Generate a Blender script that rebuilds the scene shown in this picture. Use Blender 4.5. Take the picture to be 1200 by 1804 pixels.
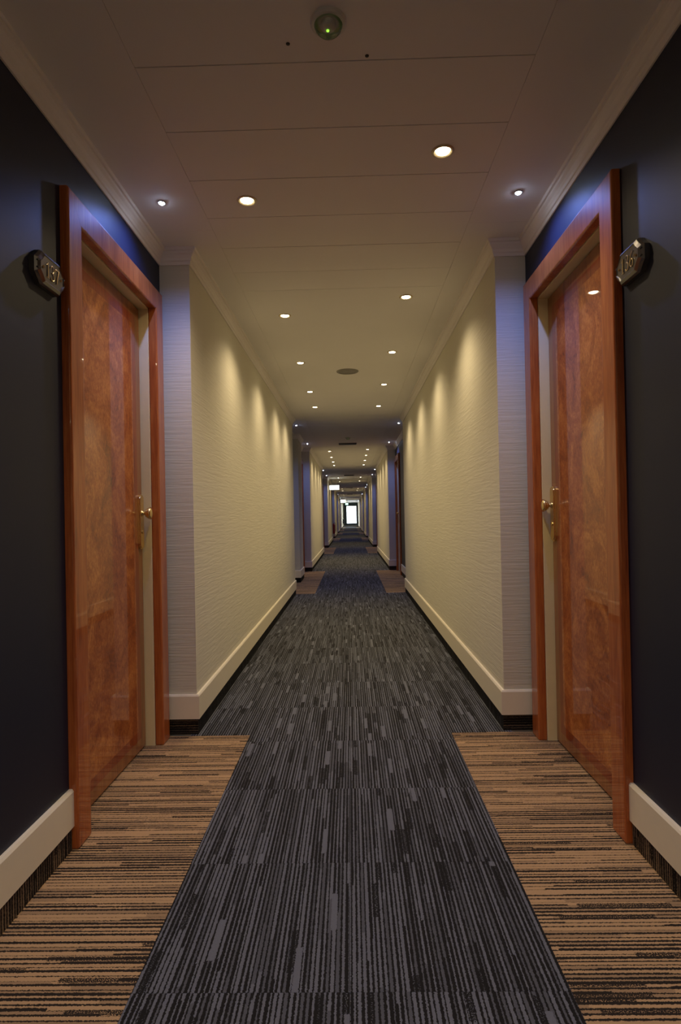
import bpy, bmesh, math, random
from mathutils import Vector, Matrix
random.seed(7)
for o in list(bpy.data.objects):
    bpy.data.objects.remove(o, do_unlink=True)
S = bpy.context.scene
C = S.collection

# ------------------------------------------------------------------ camera
cam_d = bpy.data.cameras.new('camera'); cam = bpy.data.objects.new('camera', cam_d); C.objects.link(cam)
cam_d.sensor_fit = 'HORIZONTAL'; cam_d.sensor_width = 36.0; cam_d.lens = 36.0 * 1038.9 / 1200.0
cam_d.clip_start = 0.02; cam_d.clip_end = 300
cam.location = (0.024, 0, 1.103)
cam.rotation_euler = (Matrix.Rotation(0.0174, 3, 'Z') @ Matrix.Rotation(math.pi / 2 + 0.0067, 3, 'X') @ Matrix.Rotation(-0.0196, 3, 'Z')).to_euler()
S.camera = cam
# ------------------------------------------------------------------ daylight beyond the glass door at the end
W = bpy.data.worlds.new('daylight'); S.world = W; W.use_nodes = True
W.node_tree.nodes['Background'].inputs[0].default_value = (0.86, 0.95, 1.0, 1)
W.node_tree.nodes['Background'].inputs[1].default_value = 3.2
# ------------------------------------------------------------------ exposure
S.view_settings.view_transform = 'Standard'; S.view_settings.look = 'None'
S.view_settings.exposure = 1.2; S.view_settings.gamma = 1.0; S.view_settings.use_curve_mapping = False
WARM_W, LED_W = 12.0, 8.5
WARM_C, LED_C = (1.0, 0.785, 0.48), (0.20, 0.31, 1.0)

# ------------------------------------------------------------------ dimensions (metres)
H = 2.49            # ceiling
XN, XR = 0.785, 0.94  # half width: corridor walls, door recesses
P = 8.83            # one bay: a stretch of wall and a recess
Y1, Y2 = 3.02, 8.385  # first stretch of wall; the recess after it ends at Y1+P
YEND, YBACK = 62.3, -5.81
KMAX = 6
TILE = 0.51

# ------------------------------------------------------------------ helpers
def link(o, parent=None):
    C.objects.link(o)
    if parent is not None: o.parent = parent
    return o
def mk(name, bm, mat, parent=None, smooth=False, loc=None):
    me = bpy.data.meshes.new(name); bmesh.ops.recalc_face_normals(bm, faces=bm.faces[:]); bm.to_mesh(me); bm.free()
    for m in (mat if isinstance(mat, (list, tuple)) else [mat]): me.materials.append(m)
    if smooth:
        for p in me.polygons: p.use_smooth = True
    o = bpy.data.objects.new(name, me); link(o, parent)
    if loc: o.location = loc
    return o
def tag(o, label=None, cat=None, group=None, kind=None):
    if label: o['label'] = label
    if cat: o['category'] = cat
    if group: o['group'] = group
    if kind: o['kind'] = kind
    return o
def empty(name, loc, label=None, cat=None, group=None, kind=None):
    o = bpy.data.objects.new(name, None); o.empty_display_size = 0.05; link(o); o.location = loc
    return tag(o, label, cat, group, kind)
def share(name, src, parent=None, loc=None):
    o = bpy.data.objects.new(name, src.data); link(o, parent)
    if loc is not None: o.location = loc
    return o
def copy_tree(o, parent=None):
    c = o.copy(); link(c, parent)
    if parent is not None: c.matrix_parent_inverse = o.matrix_parent_inverse.copy()
    for ch in list(o.children): copy_tree(ch, c)
    return c
def box(bm, x0, x1, y0, y1, z0, z1):
    v = [bm.verts.new((x, y, z)) for x in (x0, x1) for y in (y0, y1) for z in (z0, z1)]
    f = [(0,1,3,2),(4,6,7,5),(0,4,5,1),(2,3,7,6),(0,2,6,4),(1,5,7,3)]
    return [bm.faces.new([v[i] for i in q]) for q in f]
def bev(bm, w, seg=2):
    bmesh.ops.recalc_face_normals(bm, faces=bm.faces[:]); bm.normal_update()
    # mitred end faces keep their sharp edges
    bmesh.ops.bevel(bm, geom=[e for e in bm.edges if not any(abs(f.normal.y) > 0.1 and abs(f.normal.z) > 0.1 for f in e.link_faces)], offset=w, segments=seg, affect='EDGES', profile=0.5)
def BM(): return bmesh.new()
def boxm(x0, x1, y0, y1, z0, z1, b=0, seg=2):
    bm = BM(); box(bm, min(x0,x1), max(x0,x1), y0, y1, z0, z1)
    if b: bev(bm, b, seg)
    return bm
def prism(bm, pts, axis, a, b):
    """polygon pts (u,v) extruded along axis 0/1/2 from a to b; (u,v) are the other two axes in order"""
    def put(u, v, w):
        c = [u, v]; c.insert(axis, w); return c
    lo = [bm.verts.new(put(u, v, a)) for u, v in pts]; hi = [bm.verts.new(put(u, v, b)) for u, v in pts]
    n = len(pts); bm.faces.new(lo); bm.faces.new(hi)
    for i in range(n): bm.faces.new((lo[i], lo[(i+1)%n], hi[(i+1)%n], hi[i]))
def lathe(bm, prof, n=24, axis=2, off=(0,0,0), sign=1):
    """prof: (radius, height) pairs; revolve about an axis"""
    rings = []
    for r, h in prof:
        ring = []
        for i in range(n if r > 1e-6 else 1):
            a = 2*math.pi*i/n; c = [r*math.cos(a), r*math.sin(a)]; c.insert(axis, h*sign)
            ring.append(bm.verts.new([c[k]+off[k] for k in range(3)]))
        rings.append(ring)
    for A, B in zip(rings, rings[1:]):
        for i in range(n):
            a = [A[i % len(A)], A[(i+1) % len(A)]] if len(A) > 1 else [A[0]]
            b = [B[(i+1) % len(B)], B[i % len(B)]] if len(B) > 1 else [B[0]]
            if len(a)+len(b) > 2: bm.faces.new(a+b)
def tube(bm, pts, r, n=8, flat=1.0, nrm=None, closed=False):
    """round (or flattened) tube along points"""
    pts = [Vector(p) for p in pts]; rings = []
    N = Vector(nrm).normalized() if nrm else Vector((0.123, 0.456, 0.88)).normalized()
    for i, p in enumerate(pts):
        t = ((pts[min(i+1, len(pts)-1)] - pts[max(i-1, 0)])).normalized()
        a = t.cross(N).normalized(); b = a.cross(t).normalized()
        rr = r[i] if isinstance(r, (list, tuple)) else r
        rings.append([bm.verts.new(p + a*rr*math.cos(2*math.pi*k/n) + b*rr*flat*math.sin(2*math.pi*k/n)) for k in range(n)])
    for A, B in zip(rings, rings[1:]):
        for k in range(n): bm.faces.new((A[k], A[(k+1)%n], B[(k+1)%n], B[k]))
    bm.faces.new(rings[0][::-1]); bm.faces.new(rings[-1])
def sweep(bm, path, prof, i):
    """segment i of a plan path (x,y) with a profile (out, z), mitred at both ends. 'out' goes to the LEFT of travel."""
    def nrm(a, b):
        d = Vector((b[0]-a[0], b[1]-a[1])).normalized(); return Vector((-d.y, d.x))
    n = nrm(path[i], path[i+1])
    def mit(k, other):
        if other is None: return n
        m = (n + other); return m / m.dot(n)
    m0 = mit(i, nrm(path[i-1], path[i]) if i > 0 else None)
    m1 = mit(i+1, nrm(path[i+1], path[i+2]) if i+2 < len(path) else None)
    A = [bm.verts.new((path[i][0]+m0.x*o, path[i][1]+m0.y*o, z)) for o, z in prof]
    B = [bm.verts.new((path[i+1][0]+m1.x*o, path[i+1][1]+m1.y*o, z)) for o, z in prof]
    k = len(prof)
    for j in range(k): bm.faces.new((A[j], A[(j+1)%k], B[(j+1)%k], B[j]))
    bm.faces.new(A[::-1]); bm.faces.new(B)

# ------------------------------------------------------------------ materials
class NT:
    def __init__(s, name):
        s.m = bpy.data.materials.new(name); s.m.use_nodes = True; s.t = s.m.node_tree; s.b = s.t.nodes['Principled BSDF']
    def n(s, typ, **kw):
        x = s.t.nodes.new(typ)
        for k, v in kw.items(): setattr(x, k, v)
        return x
    def put(s, sock, v):
        if isinstance(v, bpy.types.NodeSocket): s.t.links.new(v, sock)
        elif isinstance(v, tuple) and len(v) == 3 and sock.type == 'RGBA': sock.default_value = (*v, 1)
        else: sock.default_value = v
    def math(s, op, a, b=None, c=None, clamp=False):
        x = s.n('ShaderNodeMath', operation=op); x.use_clamp = clamp
        for i, v in enumerate((a, b, c)):
            if v is not None: s.put(x.inputs[i], v)
        return x.outputs[0]
    def mix(s, f, a, b, blend='MIX'):
        x = s.n('ShaderNodeMix', data_type='RGBA', blend_type=blend)
        s.put(x.inputs['Factor'], f); s.put(x.inputs[6], a); s.put(x.inputs[7], b); return x.outputs[2]
    def obj(s): return s.n('ShaderNodeTexCoord').outputs['Object']
    def mapping(s, v, scale=(1,1,1), loc=(0,0,0), rot=(0,0,0)):
        x = s.n('ShaderNodeMapping'); s.put(x.inputs[0], v)
        x.inputs['Scale'].default_value = scale; x.inputs['Location'].default_value = loc; x.inputs['Rotation'].default_value = rot; return x.outputs[0]
    def noise(s, v, scale, detail=3, rough=0.5, dist=0.0, out=0):
        x = s.n('ShaderNodeTexNoise'); s.put(x.inputs['Vector'], v); x.inputs['Scale'].default_value = scale
        x.inputs['Detail'].default_value = detail; x.inputs['Roughness'].default_value = rough; x.inputs['Distortion'].default_value = dist
        return x.outputs[out]
    def ramp(s, f, *stops):
        x = s.n('ShaderNodeValToRGB'); s.put(x.inputs[0], f); e = x.color_ramp.elements
        while len(e) < len(stops): e.new(0.5)
        for q, (p, c) in zip(e, stops): q.position = p; q.color = (*c, 1)
        return x.outputs[0]
    def white(s, v, dim='3D'):
        x = s.n('ShaderNodeTexWhiteNoise', noise_dimensions=dim)
        s.put(x.inputs['W' if dim == '1D' else 'Vector'], v); return x.outputs['Value']
    def bump(s, h, st, dist=0.01):
        x = s.n('ShaderNodeBump'); s.put(x.inputs['Height'], h); x.inputs['Strength'].default_value = st; x.inputs['Distance'].default_value = dist
        s.t.links.new(x.outputs[0], s.b.inputs['Normal'])
    def set(s, **kw):
        for k, v in kw.items(): s.put(s.b.inputs[k.replace('_', ' ')], v)
        return s
def plain(name, col, rough=0.5, metal=0.0, var=0.06, scale=30, **kw):
    t = NT(name); v = t.noise(t.obj(), scale, 3)
    a = tuple(max(0, c*(1-var)) for c in col); b = tuple(min(1, c*(1+var)) for c in col)
    t.set(Base_Color=t.mix(v, a, b), Roughness=rough, Metallic=metal, **kw); return t.m
def emit(name, col, st):
    t = NT(name); t.set(Base_Color=(0.6, 0.6, 0.6), Emission_Color=col, Emission_Strength=st); return t.m

def carpet(name, axis, light, dark, mid, dens, seed, w1=0.0125, wb=0.017, Lb=0.15, amp=0.45, acr=None):
    """tufted striped carpet tile; stripes run along `axis` (0 x, 1 y, 2 z)"""
    t = NT(name); co = t.obj()
    rnd = t.n('ShaderNodeObjectInfo').outputs['Random']
    sep = t.n('ShaderNodeSeparateXYZ'); t.put(sep.inputs[0], co)
    al = sep.outputs[axis]
    ac = sep.outputs[{0: 1, 1: 0, 2: 1}[axis] if acr is None else acr]
    wob = t.noise(co, 190, 2, 0.6)
    wob2 = t.math('MULTIPLY_ADD', wob, 0.0085, -0.00425)
    ac = t.math('ADD', ac, t.math('MULTIPLY_ADD', rnd, 37.0, seed)); ac = t.math('ADD', ac, wob2)
    al = t.math('ADD', al, t.math('MULTIPLY', rnd, 11.0)); al = t.math('ADD', al, t.math('MULTIPLY', wob2, 2.0))
    def cells(w, L, s):
        col = t.math('FLOOR', t.math('DIVIDE', ac, w))
        off = t.white(t.math('ADD', col, s), '1D')
        seg = t.math('FLOOR', t.math('ADD', t.math('DIVIDE', al, L), t.math('MULTIPLY', off, 5.0)))
        v = t.n('ShaderNodeCombineXYZ'); t.put(v.inputs[0], col); t.put(v.inputs[1], seg); v.inputs[2].default_value = s
        return t.white(v.outputs[0]), t.math('FRACT', t.math('DIVIDE', ac, w))
    ra, fa = cells(w1, 0.34, 3.0)      # yarn lines
    rb, fb = cells(wb, Lb, 17.0)      # wide bars
    rc, fc = cells(w1, 0.55, 29.0)
    line = t.math('LESS_THAN', fa, t.math('MULTIPLY_ADD', rc, amp, dens))    # dark line beside each yarn
    c = t.mix(t.math('GREATER_THAN', ra, 0.62), light, mid)
    c = t.mix(line, c, dark)
    fleck = t.math('GREATER_THAN', t.noise(co, 330, 2), 0.44)
    c = t.mix(t.math('MULTIPLY', t.math('GREATER_THAN', rb, 0.94), fleck), c, dark)
    lightbar = t.math('LESS_THAN', rb, 0.03)
    c = t.mix(lightbar, c, light)
    fuzz = t.noise(co, 420, 2, 0.7)
    c = t.mix(0.45, c, t.mix(fuzz, (0.25, 0.25, 0.25), (1.0, 1.0, 1.0)), 'MULTIPLY')
    t.set(Base_Color=c, Roughness=0.95, Specular_IOR_Level=0.1)
    t.bump(t.math('ADD', t.math('MULTIPLY', line, -0.6), fuzz), 0.5, 0.003)
    return t.m
GREY_L, GREY_D, GREY_M = (0.168, 0.175, 0.200), (0.019, 0.018, 0.017), (0.112, 0.116, 0.130)
TAN_L, TAN_D, TAN_M = (0.56, 0.36, 0.185), (0.033, 0.026, 0.020), (0.40, 0.26, 0.14)
M_GREY = carpet('charcoal_carpet', 1, GREY_L, GREY_D, GREY_M, 0.29, 0.0)
M_TAN = carpet('tan_carpet', 0, TAN_L, TAN_D, TAN_M, 0.04, 5.0, 0.0142, 0.0155, 0.26, 0.62)
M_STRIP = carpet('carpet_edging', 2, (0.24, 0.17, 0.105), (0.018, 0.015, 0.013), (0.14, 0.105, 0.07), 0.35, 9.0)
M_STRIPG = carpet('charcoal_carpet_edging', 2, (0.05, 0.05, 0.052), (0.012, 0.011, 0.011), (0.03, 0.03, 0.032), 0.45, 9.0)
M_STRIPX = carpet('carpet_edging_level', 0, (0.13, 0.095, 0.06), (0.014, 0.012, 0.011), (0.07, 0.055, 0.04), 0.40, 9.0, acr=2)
M_BACK = plain('screed', (0.03, 0.03, 0.03), 0.95)

def wallpaper():
    t = NT('cream_textured_wallcovering'); co = t.obj()
    n1 = t.noise(t.mapping(co, (3.5, 3.5, 75)), 1.0, 4, 0.55, 0.9)
    n2 = t.noise(co, 1.2, 2)
    t.set(Base_Color=t.mix(n2, (0.64, 0.605, 0.485), (0.68, 0.645, 0.525)), Roughness=0.75, Specular_IOR_Level=0.25)
    t.bump(n1, 0.38, 0.006); return t.m
M_WALL = wallpaper()
def navy():
    t = NT('navy_wall_paint'); co = t.obj(); n = t.noise(co, 2.5, 4, 0.6)
    t.set(Base_Color=t.mix(n, (0.0085, 0.0125, 0.030), (0.0120, 0.0170, 0.040)), Roughness=t.math('MULTIPLY_ADD', n, 0.10, 0.47), Specular_IOR_Level=0.38)
    t.bump(t.noise(co, 300, 2), 0.05, 0.001); return t.m
M_NAVY = navy()
M_CEIL = plain('ceiling_paint', (0.84, 0.815, 0.785), 0.7, var=0.03, scale=2.5)
M_TRIM = plain('cream_trim_paint', (0.80, 0.73, 0.56), 0.38, var=0.02)
M_CROWN = plain('cornice_paint', (0.82, 0.77, 0.71), 0.55, var=0.02)
M_GAP = plain('dark_gap', (0.01, 0.009, 0.008), 0.9)

def wood(name, c0, c1, c2, burl, coat=1.0):
    t = NT(name); co = t.obj()
    if burl:
        n = t.noise(co, 4.0, 7, 0.66, 2.0); f = t.noise(t.mapping(co, (95, 95, 60)), 1.0, 4, 0.7, 0.6)
    else:
        n = t.noise(t.mapping(co, (14, 14, 1.6)), 1.0, 5, 0.6, 0.8); f = t.noise(t.mapping(co, (180, 180, 9)), 1.0, 2)
    k = t.math('MULTIPLY_ADD', f, 0.45, t.math('MULTIPLY', n, 0.62))
    c = t.ramp(k, (0.34, c0), (0.52, c1), (0.72, c2))
    t.set(Base_Color=c, Roughness=0.42, Specular_IOR_Level=0.2, Coat_Weight=coat, Coat_Roughness=0.03, Coat_IOR=1.42)
    return t.m
M_CASE = wood('lacquered_cherry', (0.22, 0.048, 0.013), (0.40, 0.100, 0.024), (0.52, 0.17, 0.042), False)
M_BURL = wood('burl_veneer', (0.11, 0.022, 0.008), (0.36, 0.095, 0.022), (0.66, 0.26, 0.065), True)
M_BAND = wood('red_crossband_veneer', (0.13, 0.02, 0.006), (0.25, 0.045, 0.011), (0.34, 0.08, 0.02), False)
M_STILE = wood('walnut_edge_veneer', (0.16, 0.05, 0.014), (0.27, 0.095, 0.027), (0.38, 0.15, 0.045), False)
M_JAMB = plain('cream_door_liner', (0.80, 0.68, 0.40), 0.45, var=0.03)
M_BRASS = plain('polished_brass', (0.80, 0.62, 0.30), 0.24, 1.0, var=0.04)
M_GOLD = plain('gold_numeral', (0.70, 0.52, 0.24), 0.28, 1.0, var=0.04)
M_PEWTER = plain('pewter_plate', (0.20, 0.19, 0.18), 0.26, 0.85, var=0.08)
M_RING = plain('gilt_lamp_ring', (0.62, 0.52, 0.34), 0.3, 0.7)
M_CHROME = plain('satin_steel', (0.42, 0.43, 0.45), 0.3, 0.9)
M_LAMP = emit('warm_lamp_glow', (1.0, 0.86, 0.58), 14.0)
M_LED = emit('cool_led_glow', (0.62, 0.74, 1.0), 45.0)
M_GREENLED = emit('green_indicator_glow', (0.30, 1.0, 0.05), 0.9)
M_SIGN = emit('lit_sign_face', (0.95, 1.0, 0.93), 2.6)
M_SIGNG = emit('lit_green_sign_face', (0.45, 1.0, 0.72), 1.2)
M_MARK = plain('grey_sign_print', (0.30, 0.34, 0.32), 0.6, Emission_Color=(0.62, 0.68, 0.64), Emission_Strength=0.75)
M_PLAST = plain('white_plastic', (0.62, 0.60, 0.57), 0.35)
M_GRILLE = plain('grey_speaker_grille', (0.30, 0.29, 0.27), 0.6)
M_VENT = plain('dark_grey_vent', (0.13, 0.13, 0.125), 0.5)
M_RED = plain('red_enamel', (0.32, 0.015, 0.018), 0.25, Coat_Weight=0.6)
M_BLACK = plain('black_rubber', (0.015, 0.015, 0.016), 0.5)
M_FRAME = plain('dark_teal_door_frame', (0.035, 0.06, 0.068), 0.4)
def clear(name, tint, gl):
    t = NT(name); t.t.nodes.remove(t.b)
    a = t.n('ShaderNodeBsdfTransparent'); a.inputs[0].default_value = (*tint, 1)
    g = t.n('ShaderNodeBsdfGlossy'); g.inputs['Roughness'].default_value = 0.03
    fr = t.n('ShaderNodeFresnel'); fr.inputs[0].default_value = 1.5
    x = t.n('ShaderNodeMixShader'); t.t.links.new(t.math('MULTIPLY_ADD', fr.outputs[0], 1.0, gl), x.inputs[0])
    t.t.links.new(a.outputs[0], x.inputs[1]); t.t.links.new(g.outputs[0], x.inputs[2])
    t.t.links.new(x.outputs[0], t.t.nodes['Material Output'].inputs[0]); return t.m
M_GLASS = clear('door_glass', (0.97, 0.99, 1.0), 0.0)
M_DOME = clear('clear_dome_plastic', (0.93, 0.92, 0.91), 0.02)

# ------------------------------------------------------------------ plan of bays
walls = [(Y1 + P*k, Y2 + P*k) for k in range(-1, KMAX+1)]         # stretches of cream wall
recesses = [(Y2 + P*(k-1), Y1 + P*k) for k in range(0, KMAX+1)]   # navy door recesses between them
ORD = ['first','second','third','fourth','fifth','sixth','seventh','eighth','ninth','tenth','eleventh','twelfth'] + [t + 'th' for t in ('thirteen', 'fourteen', 'fifteen', 'sixteen', 'seventeen', 'eighteen', 'nineteen')] + ['twentieth'] + ['twenty-' + t for t in ('first','second','third','fourth','fifth','sixth','seventh','eighth','ninth')] + ['thirtieth']
SIDE = {-1: 'left', 1: 'right'}

# ------------------------------------------------------------------ floor
floor = mk('floor', boxm(-1.25, 1.25, YBACK-0.2, YEND+0.3, -0.12, -0.010), M_BACK)
tag(floor, 'striped carpet floor of the long hotel corridor', 'floor', kind='structure')
tile_cache = {}
def slab(name, x0, x1, y0, y1, mat, b=0.0005, g=0.00015):
    key = (round(x1-x0, 3), round(y1-y0, 3), mat.name)
    loc = ((x0+x1)/2, (y0+y1)/2, 0)
    if key in tile_cache: return share(name, tile_cache[key], floor, loc)
    w, l = (x1-x0)/2-g, (y1-y0)/2-g
    o = mk(name, boxm(-w, w, -l, l, -0.010, 0.0, b, 1), mat, floor, loc=loc)
    tile_cache[key] = o; return o
YT0 = 1.373 - 4*TILE       # a joint of the runner
YFINE = 13.0               # tiles one by one up to here, one sheet per bay beyond
rows = []
y = YT0
while y < YFINE: rows.append((y, y+TILE)); y += TILE
ylast = y
for a, b in rows:
    for s in (-1, 1): slab('carpet_tile', min(0, s*TILE), max(0, s*TILE), a, b, M_GREY)
slab('carpet_sheet', -TILE, TILE, YBACK-0.2, YT0, M_GREY)
y = ylast
while y < YEND+0.25:
    y2 = min(y+4.4, YEND+0.25); slab('carpet_sheet', -TILE, TILE, y, y2, M_GREY); y = y2
def side_run(s, y0, y1, xo, mat, fine, up):
    """carpet between the runner and the wall, from y0 to y1"""
    xa, xb = (TILE, xo) if s > 0 else (-xo, -TILE)
    if not fine: slab('carpet_sheet', xa, xb, y0, y1, mat); return
    if up: cuts = [y0] + [r[0] for r in rows if y0+0.04 < r[0] < y1-0.04] + [y1]
    else:
        cuts = [y1]
        while cuts[-1]-TILE > y0+0.05: cuts.append(cuts[-1]-TILE)
        cuts.append(y0); cuts = cuts[::-1]
    for a, b in zip(cuts, cuts[1:]): slab('carpet_tile', xa, xb, a, b, mat)
for s in (-1, 1):
    for i, (a, b) in enumerate(walls):
        side_run(s, a-0.03 if i else YBACK-0.2, min(b+0.03, YEND+0.25), XN+0.03, M_GREY, i in (1,), True)
    for i, (a, b) in enumerate(recesses):
        side_run(s, a+0.03, b-0.03, XR+0.08, M_TAN, i < 2, False)
    slab('carpet_sheet', *( (TILE, XN+0.03) if s > 0 else (-XN-0.03, -TILE)), walls[-1][1]+0.03, YEND+0.25, M_GREY)

# ------------------------------------------------------------------ walls
DW, DH, CS, DZ = 1.0, 2.24, 0.10, 2.14     # door casing: outer width, outer height, casing width, inner height
DOFF = 0.05                                # casing stops this far short of the recess end
def door_y(k): return recesses[k][1] - DOFF - DW
for s in (-1, 1):
    w_root = None
    for i, (a, b) in enumerate(walls):
        if i == len(walls)-1: b = YEND+0.3
        o = mk('wall_'+SIDE[s], boxm(s*XN, s*1.22, a, b, -0.02, H+0.02), M_WALL)
        if i == 0: tag(o, f'cream wall behind the viewer on the {SIDE[s]}', 'wall', kind='structure')
        else: tag(o, f'cream textured wall on the {SIDE[s]}, {ORD[i-1]} stretch counted from the viewer', 'wall', kind='structure')
    for k, (a, b) in enumerate(recesses):
        bm = BM(); yd = door_y(k)
        X0, X1 = sorted((s*XR, s*1.22))
        box(bm, X0, X1, a, yd+0.05, -0.02, H+0.02); box(bm, X0, X1, yd+DW-0.05, b, -0.02, H+0.02); box(bm, X0, X1, yd+0.05, yd+DW-0.05, DH-0.05, H+0.02)
        o = mk('wall_'+SIDE[s], bm, M_NAVY)
        tag(o, f'dark navy wall of the {SIDE[s]} door recess, {ORD[k]} recess from the viewer', 'wall', kind='structure')
bm = boxm(-1.22, 1.22, YBACK-0.15, YBACK, -0.02, H+0.02)
tag(mk('wall_back', bm, M_WALL), 'cream wall closing the corridor behind the viewer', 'wall', kind='structure')
# shallow pier between the two left doors of the second recess
PIER = (9.90, 10.62, 0.845)
pier = mk('wall_left', boxm(-PIER[2], -XR-0.01, PIER[0], PIER[1], -0.015, H), M_WALL)
tag(pier, 'shallow pale pier in the second left door recess', 'wall', kind='structure')

# ------------------------------------------------------------------ ceiling
ceil = mk('ceiling', boxm(-1.25, 1.25, YBACK-0.2, YEND+0.3, H+0.010, H+0.14), M_GAP)
tag(ceil, 'painted panelled ceiling along the corridor', 'ceiling', kind='structure')
PX = 0.612
ccache = {}
def cpanel(name, x0, x1, y0, y1, g=0.0018, gx=0.0005):
    key = (round(x1-x0, 3), round(y1-y0, 3)); loc = ((x0+x1)/2, (y0+y1)/2, H)
    if key in ccache: return share(name, ccache[key], ceil, loc)
    w, l = (x1-x0)/2-gx, (y1-y0)/2-g
    o = mk(name, boxm(-w, w, -l, l, 0, 0.0105, 0.0005, 1), M_CEIL, ceil, loc=loc); ccache[key] = o; return o
for k in range(-1, KMAX+1):
    yb = P*k
    a0 = 3.32+yb-0.306*13
    for j in range(13):
        ya, yb2 = a0+0.306*j, a0+0.306*(j+1)
        if ya > YBACK-0.2: cpanel('ceiling_panel', -PX, PX, ya, yb2)
    cpanel('ceiling_panel', -PX, PX, 3.32+yb, 3.59+yb, 0.0006)
    cpanel('ceiling_panel', -PX, PX, 3.59+yb, 7.90+yb, 0.0017)
    cpanel('ceiling_panel', -PX, PX, 7.90+yb, 3.32+yb+P-0.306*13, 0.0006)
cpanel('ceiling_panel', -PX, PX, 3.32+P*KMAX+P-0.306*13, YEND+0.28)
for s in (-1, 1):
    xa, xb = (PX, 1.15) if s > 0 else (-1.15, -PX)
    y = YBACK-0.2
    while y < YEND+0.2:
        y2 = min(y+P, YEND+0.28); cpanel('ceiling_border', xa, xb, y, y2, 0.0005); y = y2

# ------------------------------------------------------------------ cornice, baseboards
CROWN = [(0, H-0.078), (0.006, H-0.078), (0.008, H-0.062), (0.013, H-0.058), (0.015, H-0.046), (0.022, H-0.034), (0.030, H-0.026), (0.032, H-0.016), (0.040, H-0.014), (0.042, H), (0, H)]
BASE = [(0, 0.080), (0.016, 0.080), (0.016, 0.196), (0.011, 0.204), (0, 0.204)]
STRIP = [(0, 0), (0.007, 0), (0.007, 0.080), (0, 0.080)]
ntrim = 0
def run_mould(name, path, prof, mat, i, parent=None):
    bm = BM(); sweep(bm, path, prof, i); return mk(name, bm, mat, parent)
for s in (-1, 1):
    # plan path down the corridor; left of travel must point into the corridor
    path = [(s*XN, walls[0][0])]
    for k in range(len(walls)):
        path.append((s*XN, walls[k][1] if k < len(walls)-1 else YEND))
        if k < len(recesses): path += [(s*XR, recesses[k][0]), (s*XR, recesses[k][1]), (s*XN, recesses[k][1])]
    fwd = path if s > 0 else path[::-1]
    for i in range(len(fwd)-1):
        ntrim += 1
        o = run_mould('trim_%d' % ntrim, fwd, CROWN, M_CROWN, i)
        ym = (fwd[i][1]+fwd[i+1][1])/2
        straight = abs(fwd[i][0]-fwd[i+1][0]) < 1e-6
        deep = straight and abs(fwd[i][0]) > 0.9
        tag(o, kind='structure', cat='cornice')
        bay = max(0, int((ym-Y1+P*0.999)//P)) if straight else 0
        if straight and deep: o['label'] = f'stepped cornice above the {ORD[[j for j,r in enumerate(recesses) if r[0]<ym<r[1]][0]]} navy recess on the {SIDE[s]}'
        elif straight: 
            j = [j for j, r in enumerate(walls) if r[0]-0.1 < ym < r[1]+2][0]
            o['label'] = f'stepped cornice along the {ORD[j-1]} cream wall on the {SIDE[s]}' if j else f'stepped cornice behind the viewer on the {SIDE[s]}'
        else: o['label'] = f'short cornice return at the wall corner {ym:.0f} metres ahead on the {SIDE[s]}' if ym > 0 else f'short cornice return beside the viewer on the {SIDE[s]}'
        # baseboard: broken by the door casings
        segs = [(fwd[i], fwd[i+1])]
        bits = []
        if deep:
            k = [j for j, r in enumerate(recesses) if r[0] < ym < r[1]][0]
            yd = door_y(k); lo, hi = recesses[k]
            if s > 0: sub = [fwd[i-1], (s*XR, lo), (s*XR, yd)]; bits.append((sub, 1))
            else: sub = [(s*XR, yd), (s*XR, lo), fwd[i+2]]; bits.append((sub, 0))
        else: bits.append((fwd, i))
        for q, j in bits:
            b = run_mould('baseboard_'+SIDE[s], q, BASE, M_TRIM, j)
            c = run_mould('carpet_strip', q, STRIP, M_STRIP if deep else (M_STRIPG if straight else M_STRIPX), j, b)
            tag(b, o['label'].replace('stepped cornice', 'cream baseboard').replace('short cornice return', 'short cream baseboard return').replace('above the', 'at the foot of the'), 'baseboard', kind='structure')
# pier trims
pp = [(-XR, PIER[1]), (-PIER[2], PIER[1]), (-PIER[2], PIER[0]), (-XR, PIER[0])]
b = None
for j in range(3):
    bb = run_mould('baseboard_left' if b is None else 'baseboard_return', pp, BASE, M_TRIM, j, b)
    if b is None: b = bb; tag(b, 'cream baseboard wrapped around the shallow left pier', 'baseboard', kind='structure')
    run_mould('carpet_strip', pp, STRIP, M_STRIPG, j, b)
ntrim += 1; t0 = None
for j in range(3):
    tt = run_mould('trim_%d' % ntrim if t0 is None else 'cornice_return', pp, CROWN, M_CROWN, j, t0)
    if t0 is None: t0 = tt; tag(t0, 'cornice wrapped around the shallow left pier', 'cornice', kind='structure')

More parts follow.
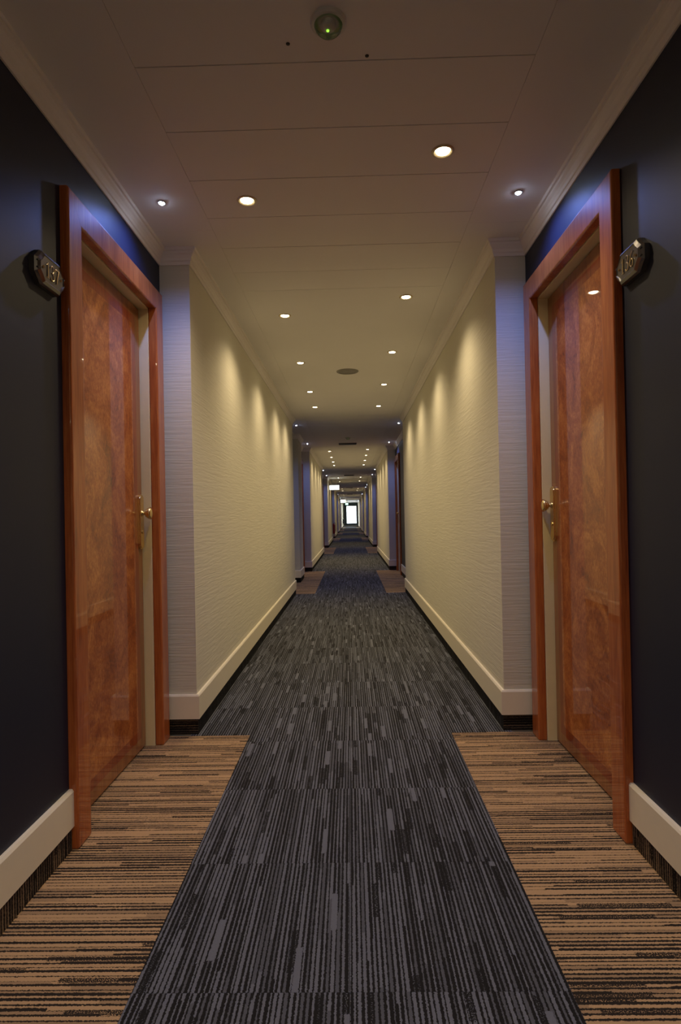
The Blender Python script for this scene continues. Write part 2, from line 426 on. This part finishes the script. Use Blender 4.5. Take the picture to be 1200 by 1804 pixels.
# ------------------------------------------------------------------ doors
def make_door(s, name):
    """root at the wall plane, near edge of the casing; +y away from the viewer, d = towards the corridor"""
    root = empty(name, (0, 0, 0), kind='structure')
    X = lambda d: -s*d
    def pr(pname, poly, d0, d1, mat, b=0.0, seg=2, parent=root):
        bm = BM(); prism(bm, poly, 0, min(X(d0), X(d1)), max(X(d0), X(d1)))
        if b: bev(bm, b, seg)
        return mk(pname, bm, mat, parent)
    pr('casing_upright', [(0, 0), (CS, 0), (CS, DZ), (0, DH)], -0.012, 0.030, M_CASE, 0.007, 3)
    pr('casing_upright', [(DW-CS, 0), (DW, 0), (DW, DH), (DW-CS, DZ)], -0.012, 0.030, M_CASE, 0.007, 3)
    pr('casing_head', [(0.0004, DH), (DW-0.0004, DH), (DW-CS-0.0004, DZ), (CS+0.0004, DZ)], -0.012, 0.030, M_CASE, 0.007, 3)
    # cream liner in the reveal
    i0, i1, iz = CS+0.003, DW-CS-0.003, DZ-0.003
    pr('door_liner', [(0.052, 0), (i0, 0), (i0, iz), (0.052, iz)], -0.12, -0.012, M_JAMB, 0.001, 1)
    pr('door_liner', [(i1, 0), (DW-0.052, 0), (DW-0.052, iz), (i1, iz)], -0.12, -0.012, M_JAMB, 0.001, 1)
    pr('door_liner', [(0.052, iz), (DW-0.052, iz), (DW-0.052, DH-0.052), (0.052, DH-0.052)], -0.12, -0.012, M_JAMB, 0.001, 1)
    pr('door_stop', [(0.052, 0), (DW-0.052, 0), (DW-0.052, DH-0.052), (0.052, DH-0.052)], -0.15, -0.1205, M_GAP)  # unseen dark panel added behind the leaf, blocks outside daylight at the gaps
    # leaf
    l0, l1, z0, z1 = i0+0.004, i1-0.005, 0.008, iz-0.005
    df = -0.056
    leaf = pr('door_leaf', [(l0, z0), (l1, z0), (l1, z1), (l0, z1)], -0.098, df, M_STILE, 0.0015, 1)
    e, w = 0.055, 0.042       # edge margin and band width
    def band(y0, y1, za, zb): pr('inlay_band', [(y0, za), (y1, za), (y1, zb), (y0, zb)], df-0.002, df+0.0004, M_BAND, 0, parent=leaf)
    band(l0+e, l0+e+w, z0+e, z1-e); band(l1-e-w, l1-e, z0+e, z1-e)
    band(l0+e+w, l1-e-w, z0+e, z0+e+w); band(l0+e+w, l1-e-w, z1-e-w, z1-e)
    pr('burl_panel', [(l0+e+w, z0+e+w), (l1-e-w, z0+e+w), (l1-e-w, z1-e-w), (l0+e+w, z1-e-w)], df-0.002, df+0.0004, M_BURL, 0, parent=leaf)
    # handle: long rounded plate, knob on a stem, key cylinder
    yc, zk = l1-0.034, 1.134
    bm = BM(); n = 10; hw, za, zb = 0.027, 0.962, 1.226
    poly = [(yc+hw*math.cos(math.pi*i/n), zb-hw+hw*math.sin(math.pi*i/n)) for i in range(n+1)] + [(yc+hw*math.cos(math.pi+math.pi*i/n), za+hw+hw*math.sin(math.pi+math.pi*i/n)) for i in range(n+1)]
    prism(bm, poly, 0, *sorted((X(df-0.001), X(df+0.014))))
    big = [f for f in bm.faces if len(f.verts) > 8]
    bmesh.ops.recalc_face_normals(bm, faces=bm.faces[:])
    front = max(big, key=lambda f: -s*f.calc_center_median().x)
    bmesh.ops.bevel(bm, geom=list(front.edges), offset=0.005, segments=3, affect='EDGES')
    plate = mk('handle_plate', bm, M_BRASS, root, smooth=False)
    bm = BM()
    lathe(bm, [(0.015, 0.010), (0.015, 0.018), (0.0095, 0.021), (0.0085, 0.030), (0.011, 0.032), (0.019, 0.033), (0.0205, 0.0365), (0.018, 0.0395), (0.0245, 0.041), (0.026, 0.0445), (0.0235, 0.0475), (0.0285, 0.049), (0.030, 0.0535), (0.0275, 0.058), (0.020, 0.062), (0.010, 0.064), (0, 0.0645)], 28, 0, (X(df), yc, zk), -s)
    mk('door_knob', bm, M_BRASS, plate, smooth=True)
    bm = BM(); lathe(bm, [(0.0095, 0.012), (0.0095, 0.0175), (0.008, 0.0185), (0.003, 0.0185), (0.003, 0.015), (0, 0.015)], 16, 0, (X(df), yc, 1.045), -s)
    mk('key_cylinder', bm, M_BRASS, plate)
    return root
proto = {s: make_door(s, 'door_%d' % (1 if s < 0 else 2)) for s in (-1, 1)}
nd = 2
for k in range(0, 6):
    for s in (-1, 1):
        if k == 0: d = proto[s]
        else: nd += 1; d = copy_tree(proto[s]); d.name = 'door_%d' % nd
        d.location = (s*XR, door_y(k), 0)
        if k == 0: tag(d, 'glossy burl wood door with brass knob, nearest on the ' + SIDE[s] + (' beside plate 137' if s < 0 else ' beside plate 136'), 'door', kind='structure')
        else: tag(d, f'reddish wooden door in the {ORD[k]} recess on the {SIDE[s]}', 'door', kind='structure')

# ------------------------------------------------------------------ room number plates
GLY = {  # strokes in a box 0..0.62 wide, 0..1 high: (points, half-widths)
 '1': [([(0.10, .80), (.20, .86), (.33, .98)], .035), ([(.33, 1.0), (.33, .0)], .075), ([(.14, .02), (.52, .02)], .035)],
 '3': [([(.08, .80), (.12, .92), (.26, .99), (.42, .95), (.50, .84), (.49, .70), (.40, .58), (.24, .53)], .05),
       ([(.24, .53), (.42, .48), (.53, .37), (.55, .24), (.48, .09), (.32, .01), (.16, .03), (.06, .16)], .065)],
 '7': [([(.06, .80), (.07, .96), (.55, .96)], .055), ([(.55, .96), (.42, .62), (.30, .30), (.24, .0)], .07)],
 '6': [([(.50, .97), (.32, .86), (.18, .68), (.10, .45), (.09, .25), (.16, .08), (.31, .01)], .06),
       ([(.31, .01), (.46, .07), (.53, .22), (.50, .40), (.38, .50), (.24, .47), (.13, .34)], .055)]}
def smooth_pts(p, n=4):
    if len(p) < 3: return p
    out = []
    for i in range(len(p)-1):
        a, b, c, d = p[max(i-1, 0)], p[i], p[i+1], p[min(i+2, len(p)-1)]
        for k in range(n):
            t = k/n
            out.append(tuple(0.5*((2*b[j]) + (-a[j]+c[j])*t + (2*a[j]-5*b[j]+4*c[j]-d[j])*t*t + (-a[j]+3*b[j]-3*c[j]+d[j])*t**3) for j in range(2)))
    return out + [p[-1]]
def number_plate(s, text, y, z):
    root = empty('room_number_plate', (s*XR, y, z), f'pewter room number plate reading {text} on the {SIDE[s]} navy wall', 'sign')
    X = lambda d: -s*d
    w, h = 0.086, 0.053
    def outline(w, h, c, r):
        # chamfered rectangle whose corners are gently hollowed
        q = []
        for sx, sy in ((1, 1), (-1, 1), (-1, -1), (1, -1)):
            pts = [(w, h-c), (w-r, h-r), (w-c, h)]
            if sx*sy < 0: pts = pts[::-1]
            q += [(sx*a, sy*b) for a, b in pts]
        return q
    bm = BM()
    o0 = outline(w, h, 0.030, 0.0155); o1 = outline(w-0.004, h-0.004, 0.029, 0.0155); o2 = outline(w-0.0135, h-0.0125, 0.0265, 0.0145)
    loops = []
    for o, d in ((o0, 0.0), (o0, 0.016), (o1, 0.024), (o2, 0.030), (outline(w-0.016, h-0.015, 0.026, 0.0142), 0.0275)):
        loops.append([bm.verts.new((X(d), a, b)) for a, b in o])
    for A, B in zip(loops, loops[1:]):
        for i in range(len(A)): bm.faces.new((A[i], A[(i+1)%len(A)], B[(i+1)%len(B)], B[i]))
    bm.faces.new(loops[0]); bm.faces.new(loops[-1])
    plate = mk('plate', bm, M_PEWTER, root)
    ch = 0.047; cw = 0.029; x0 = -cw*len(text)/2
    for i, g in enumerate(text):
        bm = BM()
        for pts, hw in GLY[g]:
            P3 = []
            for u, v in smooth_pts(pts):
                yy = x0 + cw*i + (u/0.62)*cw*0.86 + cw*0.07
                P3.append((X(0.0295), yy if s < 0 else -yy, (v-0.5)*ch))
            tube(bm, P3, hw*ch*0.62, 8, 0.7, (1, 0, 0))
        mk('numeral', bm, M_GOLD, plate)
    for sg in (-1, 1):     # little diamonds beside the number, studs on the rim
        bm = BM(); lathe(bm, [(0.0, 0.0275), (0.0055, 0.0285), (0, 0.0335)], 4, 0, (0, sg*0.055, 0), -s); mk('diamond', bm, M_GOLD, plate)
        for zz in (-0.011, 0.011):
            bm = BM(); lathe(bm, [(0.0038, 0.020), (0.0038, 0.0262), (0.002, 0.028), (0, 0.0285)], 10, 0, (0, sg*(w-0.006), zz), -s); mk('rim_stud', bm, M_PEWTER, plate)
    return root
number_plate(-1, '137', 1.858, 1.892)
number_plate(1, '136', 1.872, 1.884)

# ------------------------------------------------------------------ ceiling lamps
def lamp_proto(kind):
    warm = kind == 'warm'
    R = 0.043 if warm else 0.018
    root = empty('downlight' if warm else 'led_spotlight', (0, 0, H))
    bm = BM()
    lathe(bm, [(R*0.62, -0.0005), (R*0.70, -0.0015), (R*0.76, -0.0050), (R*0.84, -0.0060), (R*0.94, -0.0050), (R, -0.0020), (R, 0.002)], 28)
    mk('trim_ring', bm, M_RING if warm else M_CHROME, root, smooth=True)
    bm = BM(); lathe(bm, [(R*0.62, -0.001), (R*0.58, -0.0035), (R*0.40, -0.0055), (0, -0.0065)] if warm else [(R*0.70, -0.001), (R*0.66, -0.005), (R*0.45, -0.0095), (0, -0.012)], 20)
    mk('lamp_lens', bm, M_LAMP if warm else M_LED, root, smooth=True)
    L = bpy.data.lights.new('lamp', 'SPOT'); L.energy = WARM_W if warm else LED_W; L.color = WARM_C if warm else LED_C
    L.spot_size = math.radians(138 if warm else 146); L.spot_blend = 1.0; L.shadow_soft_size = 0.022 if warm else 0.012
    lo = bpy.data.objects.new('lamp', L); link(lo, root); lo.location = (0, 0, -0.034 if warm else -0.028)
    return root
pw, pl = lamp_proto('warm'), lamp_proto('led')
LW = {-1: [2.561, 4.045, 5.296, 6.536, 7.46, 12.60, 13.85, 15.05, 16.10], 1: [2.252, 3.754, 5.018, 6.253, 7.48, 12.37, 13.59, 14.84, 16.08]}
LEDY = [2.556, 8.905, 11.20]
for s in (-1, 1):
    near = list(LW[s])
    far = [y+P*k for k in range(1, KMAX) for y in (near[5], near[7]-0.1) if y+P*k < YEND-0.5]
    back = [y-P for y in near[1:5]] + [near[0]-2.1]
    for j, y in enumerate(near+far+back):
        o = pw if (j == 0 and s < 0) else copy_tree(pw); o.location = (s*0.403, y, H)
        if j < len(near)+len(far): lab = f'{"warm round" if j < 9 else "tiny distant warm"} ceiling downlight, {ORD[j]} in the {SIDE[s]} row from the viewer'
        else: lab = f'warm ceiling downlight behind the viewer, {ORD[j-len(near)-len(far)]} of the {SIDE[s]} row there'
        tag(o, lab, 'ceiling light', f'warm downlights, {SIDE[s]} row')
    nl = LEDY + [y+P*k for k in range(1, KMAX) for y in LEDY[1:]] + [-0.1]
    for j, y in enumerate(nl):
        o = pl if (j == 0 and s < 0) else copy_tree(pl); o.location = (s*0.776, y, H)
        if y > 0: lab = f'{"small" if j < 5 else "tiny far"} blue-white LED spotlight near the cornice, {ORD[j]} on the {SIDE[s]} from the viewer'
        else: lab = f'small blue-white LED spotlight behind the viewer on the {SIDE[s]}'
        tag(o, lab, 'spotlight', f'LED spotlights, {SIDE[s]} side')

# ------------------------------------------------------------------ ceiling fittings
def detector(y, x, label):
    r = empty('smoke_detector', (x, y, H), label, 'detector', 'ceiling detectors')
    bm = BM(); lathe(bm, [(0.0, 0.001), (0.051, 0.001), (0.051, -0.006), (0.047, -0.010), (0.040, -0.011), (0.038, -0.006), (0, -0.006)], 36); mk('base_ring', bm, M_PLAST, r, smooth=False)
    bm = BM(); lathe(bm, [(0.022, -0.006), (0.022, -0.012), (0.019, -0.018), (0.010, -0.021), (0, -0.0215)], 24); core = mk('sensor_core', bm, M_PLAST, r, smooth=True)
    bm = BM(); lathe(bm, [(0.039, -0.010), (0.036, -0.022), (0.027, -0.031), (0.014, -0.0355), (0, -0.0365)], 36); mk('clear_dome', bm, M_DOME, r, smooth=True)
    bm = BM(); lathe(bm, [(0.004, -0.020), (0.0036, -0.0235), (0, -0.025)], 12, 2, (-0.002, 0.004, 0)); mk('green_indicator', bm, M_GREENLED, core, smooth=True)
    return r
detector(1.645, -0.012, 'clear domed detector with green light on the nearest ceiling')
detector(10.45, 0.0, 'small domed detector on the ceiling of the second door recess')
sp = empty('ceiling_speaker', (0.019, 5.65, H), 'round grey speaker grille flush in the ceiling between downlights', 'speaker')
bm = BM(); lathe(bm, [(0.106, 0.001), (0.106, -0.004), (0.101, -0.008), (0.094, -0.006)], 40); mk('rim', bm, M_GRILLE, sp, smooth=True)
bm = BM(); lathe(bm, [(0.095, -0.004), (0.06, -0.0055), (0, -0.006)], 40); mk('grille', bm, M_GRILLE, sp, smooth=True)
for r in (0.03, 0.055, 0.08):
    bm = BM(); pts = [(r*math.cos(2*math.pi*i/28), r*math.sin(2*math.pi*i/28), -0.006) for i in range(29)]; tube(bm, pts, 0.002, 6); mk('grille_ridge', bm, M_GRILLE, sp)
for k in range(1, 5):
    y = 11.28+P*(k-1)
    v = empty('ceiling_vent', (-0.01, y, H), f'slim dark ceiling vent at the end of the {ORD[k]} recess', 'vent', 'ceiling vents')
    mk('vent_box', boxm(-0.17, 0.17, -0.06, 0.06, -0.022, 0.001, 0.003), M_VENT, v)
    for j in range(4): mk('vent_slat', boxm(-0.16, 0.16, -0.046+0.028*j, -0.034+0.028*j, -0.028, -0.021, 0.001, 1), M_CHROME if j % 2 else M_VENT, v)
for x, y, lab in ((-0.133, 1.717, 'small dark screw hole in the ceiling left of the detector'), (0.100, 1.772, 'small dark screw hole at the ceiling seam right of the detector')):
    bm = BM(); lathe(bm, [(0.0062, 0.0005), (0.0058, -0.0015), (0.003, -0.0028), (0, -0.003)], 14); o = mk('screw_cap', bm, M_BLACK, loc=(x, y, H)); tag(o, lab, 'screw', 'ceiling screws')

# ------------------------------------------------------------------ exit signs
def exit_sign(x0, x1, z0, z1, y, face, label, marks):
    r = empty('exit_sign', ((x0+x1)/2, y, z0), label, 'sign'); w, h = (x1-x0)/2, z1-z0
    mk('sign_box', boxm(-w, w, -0.015, 0.035, 0, h, 0.004), M_PLAST, r)
    fc = mk('lit_face', boxm(-w+0.008, w-0.008, -0.0175, -0.0145, 0.008, h-0.008), face, r)
    for sx in (-0.5, 0.5):
        bm = BM(); tube(bm, [(sx*w, 0.01, h-0.01), (sx*w, 0.01, H-z0)], 0.005, 8); mk('hanger_rod', bm, M_CHROME, r)
    if marks:
        f = -0.0185
        bm = BM(); prism(bm, [(-0.115, .05), (-0.085, .05), (-0.085, .13), (-0.115, .13)], 1, f, -0.0174); mk('door_mark', bm, M_MARK, fc)
        bm = BM(); tube(bm, [(-0.02, f, .05), (-0.005, f, .08), (0.0, f, .105)], 0.008, 6); tube(bm, [(0.0, f, .105), (0.0, f, .135)], 0.010, 6); tube(bm, [(0.02, f, .055), (0.004, f, .082), (0.001, f, .1)], 0.008, 6); mk('figure_mark', bm, M_MARK, fc)
        bm = BM(); prism(bm, [(0.055, .08), (0.09, .08), (0.09, .06), (0.12, .09), (0.09, .12), (0.09, .10), (0.055, .10)], 1, f, -0.0174); mk('arrow_mark', bm, M_MARK, fc)
exit_sign(-0.752, -0.388, 2.079, 2.254, 22.0, M_SIGN, 'brightly lit white exit sign hanging on the left, nearest one', True)
exit_sign(-0.745, -0.36, 2.12, 2.35, 45.5, M_SIGN, 'lit white exit sign further down on the left, second one', False)
exit_sign(-0.44, -0.19, 2.06, 2.23, 52.0, M_SIGNG, 'small pale green lit exit sign near the end door', False)

# ------------------------------------------------------------------ fire extinguisher on the left, far down
fx = empty('fire_extinguisher', (-0.835, 29.37, 0.22), 'red fire extinguisher hung low at the far left wall corner', 'extinguisher')
bm = BM(); lathe(bm, [(0, 0), (0.055, 0), (0.066, 0.012), (0.068, 0.03), (0.068, 0.40), (0.062, 0.45), (0.040, 0.485), (0.022, 0.50), (0.022, 0.52), (0, 0.52)], 24); mk('cylinder', bm, M_RED, fx, smooth=True)
bm = BM(); lathe(bm, [(0.018, 0.515), (0.018, 0.56), (0, 0.565)], 14); box(bm, -0.012, 0.012, -0.10, 0.03, 0.56, 0.575); box(bm, -0.010, 0.010, -0.11, 0.02, 0.60, 0.612); mk('valve_handle', bm, M_CHROME, fx)
bm = BM(); tube(bm, [(0.015, 0, 0.54), (0.06, -0.01, 0.56), (0.088, -0.01, 0.48), (0.088, -0.01, 0.30), (0.084, -0.01, 0.12)], 0.010, 8); mk('hose', bm, M_BLACK, fx, smooth=True)
bm = BM(); box(bm, -0.02, 0.02, 0.06, 0.115, 0.30, 0.34); mk('wall_bracket', bm, M_CHROME, fx)
bx = empty('wall_box', (-0.785, 57.6, 0.36), 'small dark box fixed low on the left wall near the end door', 'box')
mk('box_body', boxm(0, 0.13, -0.14, 0.14, 0, 0.40, 0.01), M_BLACK, bx); mk('box_lid', boxm(-0.002, 0.137, -0.147, 0.147, 0.40, 0.425, 0.004), M_FRAME, bx)

# ------------------------------------------------------------------ glazed end door
e = empty('door_%d' % (nd+1), (0, YEND, 0), 'bright glazed door with dark teal frame closing the far end', 'door', kind='structure')
GX0, GX1, GZ0, GZ1 = -0.40, 0.60, 0.31, 2.12
tag(mk('wall_end', boxm(-1.22, -0.70, YEND+0.02, YEND+0.2, -0.02, H+0.02), M_WALL), 'cream end wall strip left of the glazed door', 'wall', kind='structure')
tag(mk('wall_end', boxm(0.76, 1.22, YEND+0.02, YEND+0.2, -0.02, H+0.02), M_WALL), 'cream end wall strip right of the glazed door', 'wall', kind='structure')
mk('frame_post', boxm(-0.705, GX0, -0.02, 0.12, 0.09, GZ1+0.001, 0.004), M_FRAME, e); mk('frame_post', boxm(GX1, 0.765, -0.02, 0.12, 0.09, GZ1+0.001, 0.004), M_FRAME, e)
mk('frame_head', boxm(-0.705, 0.765, -0.02, 0.12, GZ1, H, 0.004), M_FRAME, e)
mk('kick_rail', boxm(GX0, GX1, -0.01, 0.11, 0.09, GZ0, 0.004), M_FRAME, e)
mk('threshold', boxm(-0.705, 0.765, -0.10, 0.20, -0.005, 0.09, 0.006), M_CHROME, e)
g = mk('glass_pane', boxm(GX0-0.01, GX1+0.01, 0.045, 0.053, GZ0-0.01, GZ1+0.01), M_GLASS, e)
for x, z in ((0.13, 1.72), (0.43, 1.60)):
    bm = BM(); lathe(bm, [(0.05, 0.0), (0.05, 0.002), (0, 0.002)], 16, 1, (x, 0.0405, z)); mk('round_sticker', bm, plain('brown_sticker', (0.5, 0.38, 0.26), 0.6) if x < 0.2 else bpy.data.materials['brown_sticker'], g)
bm = BM(); tube(bm, [(0.50, -0.02, 1.0), (0.50, -0.06, 1.0), (0.50, -0.06, 1.3), (0.50, -0.02, 1.3)], 0.012, 8); mk('pull_handle', bm, M_CHROME, e)
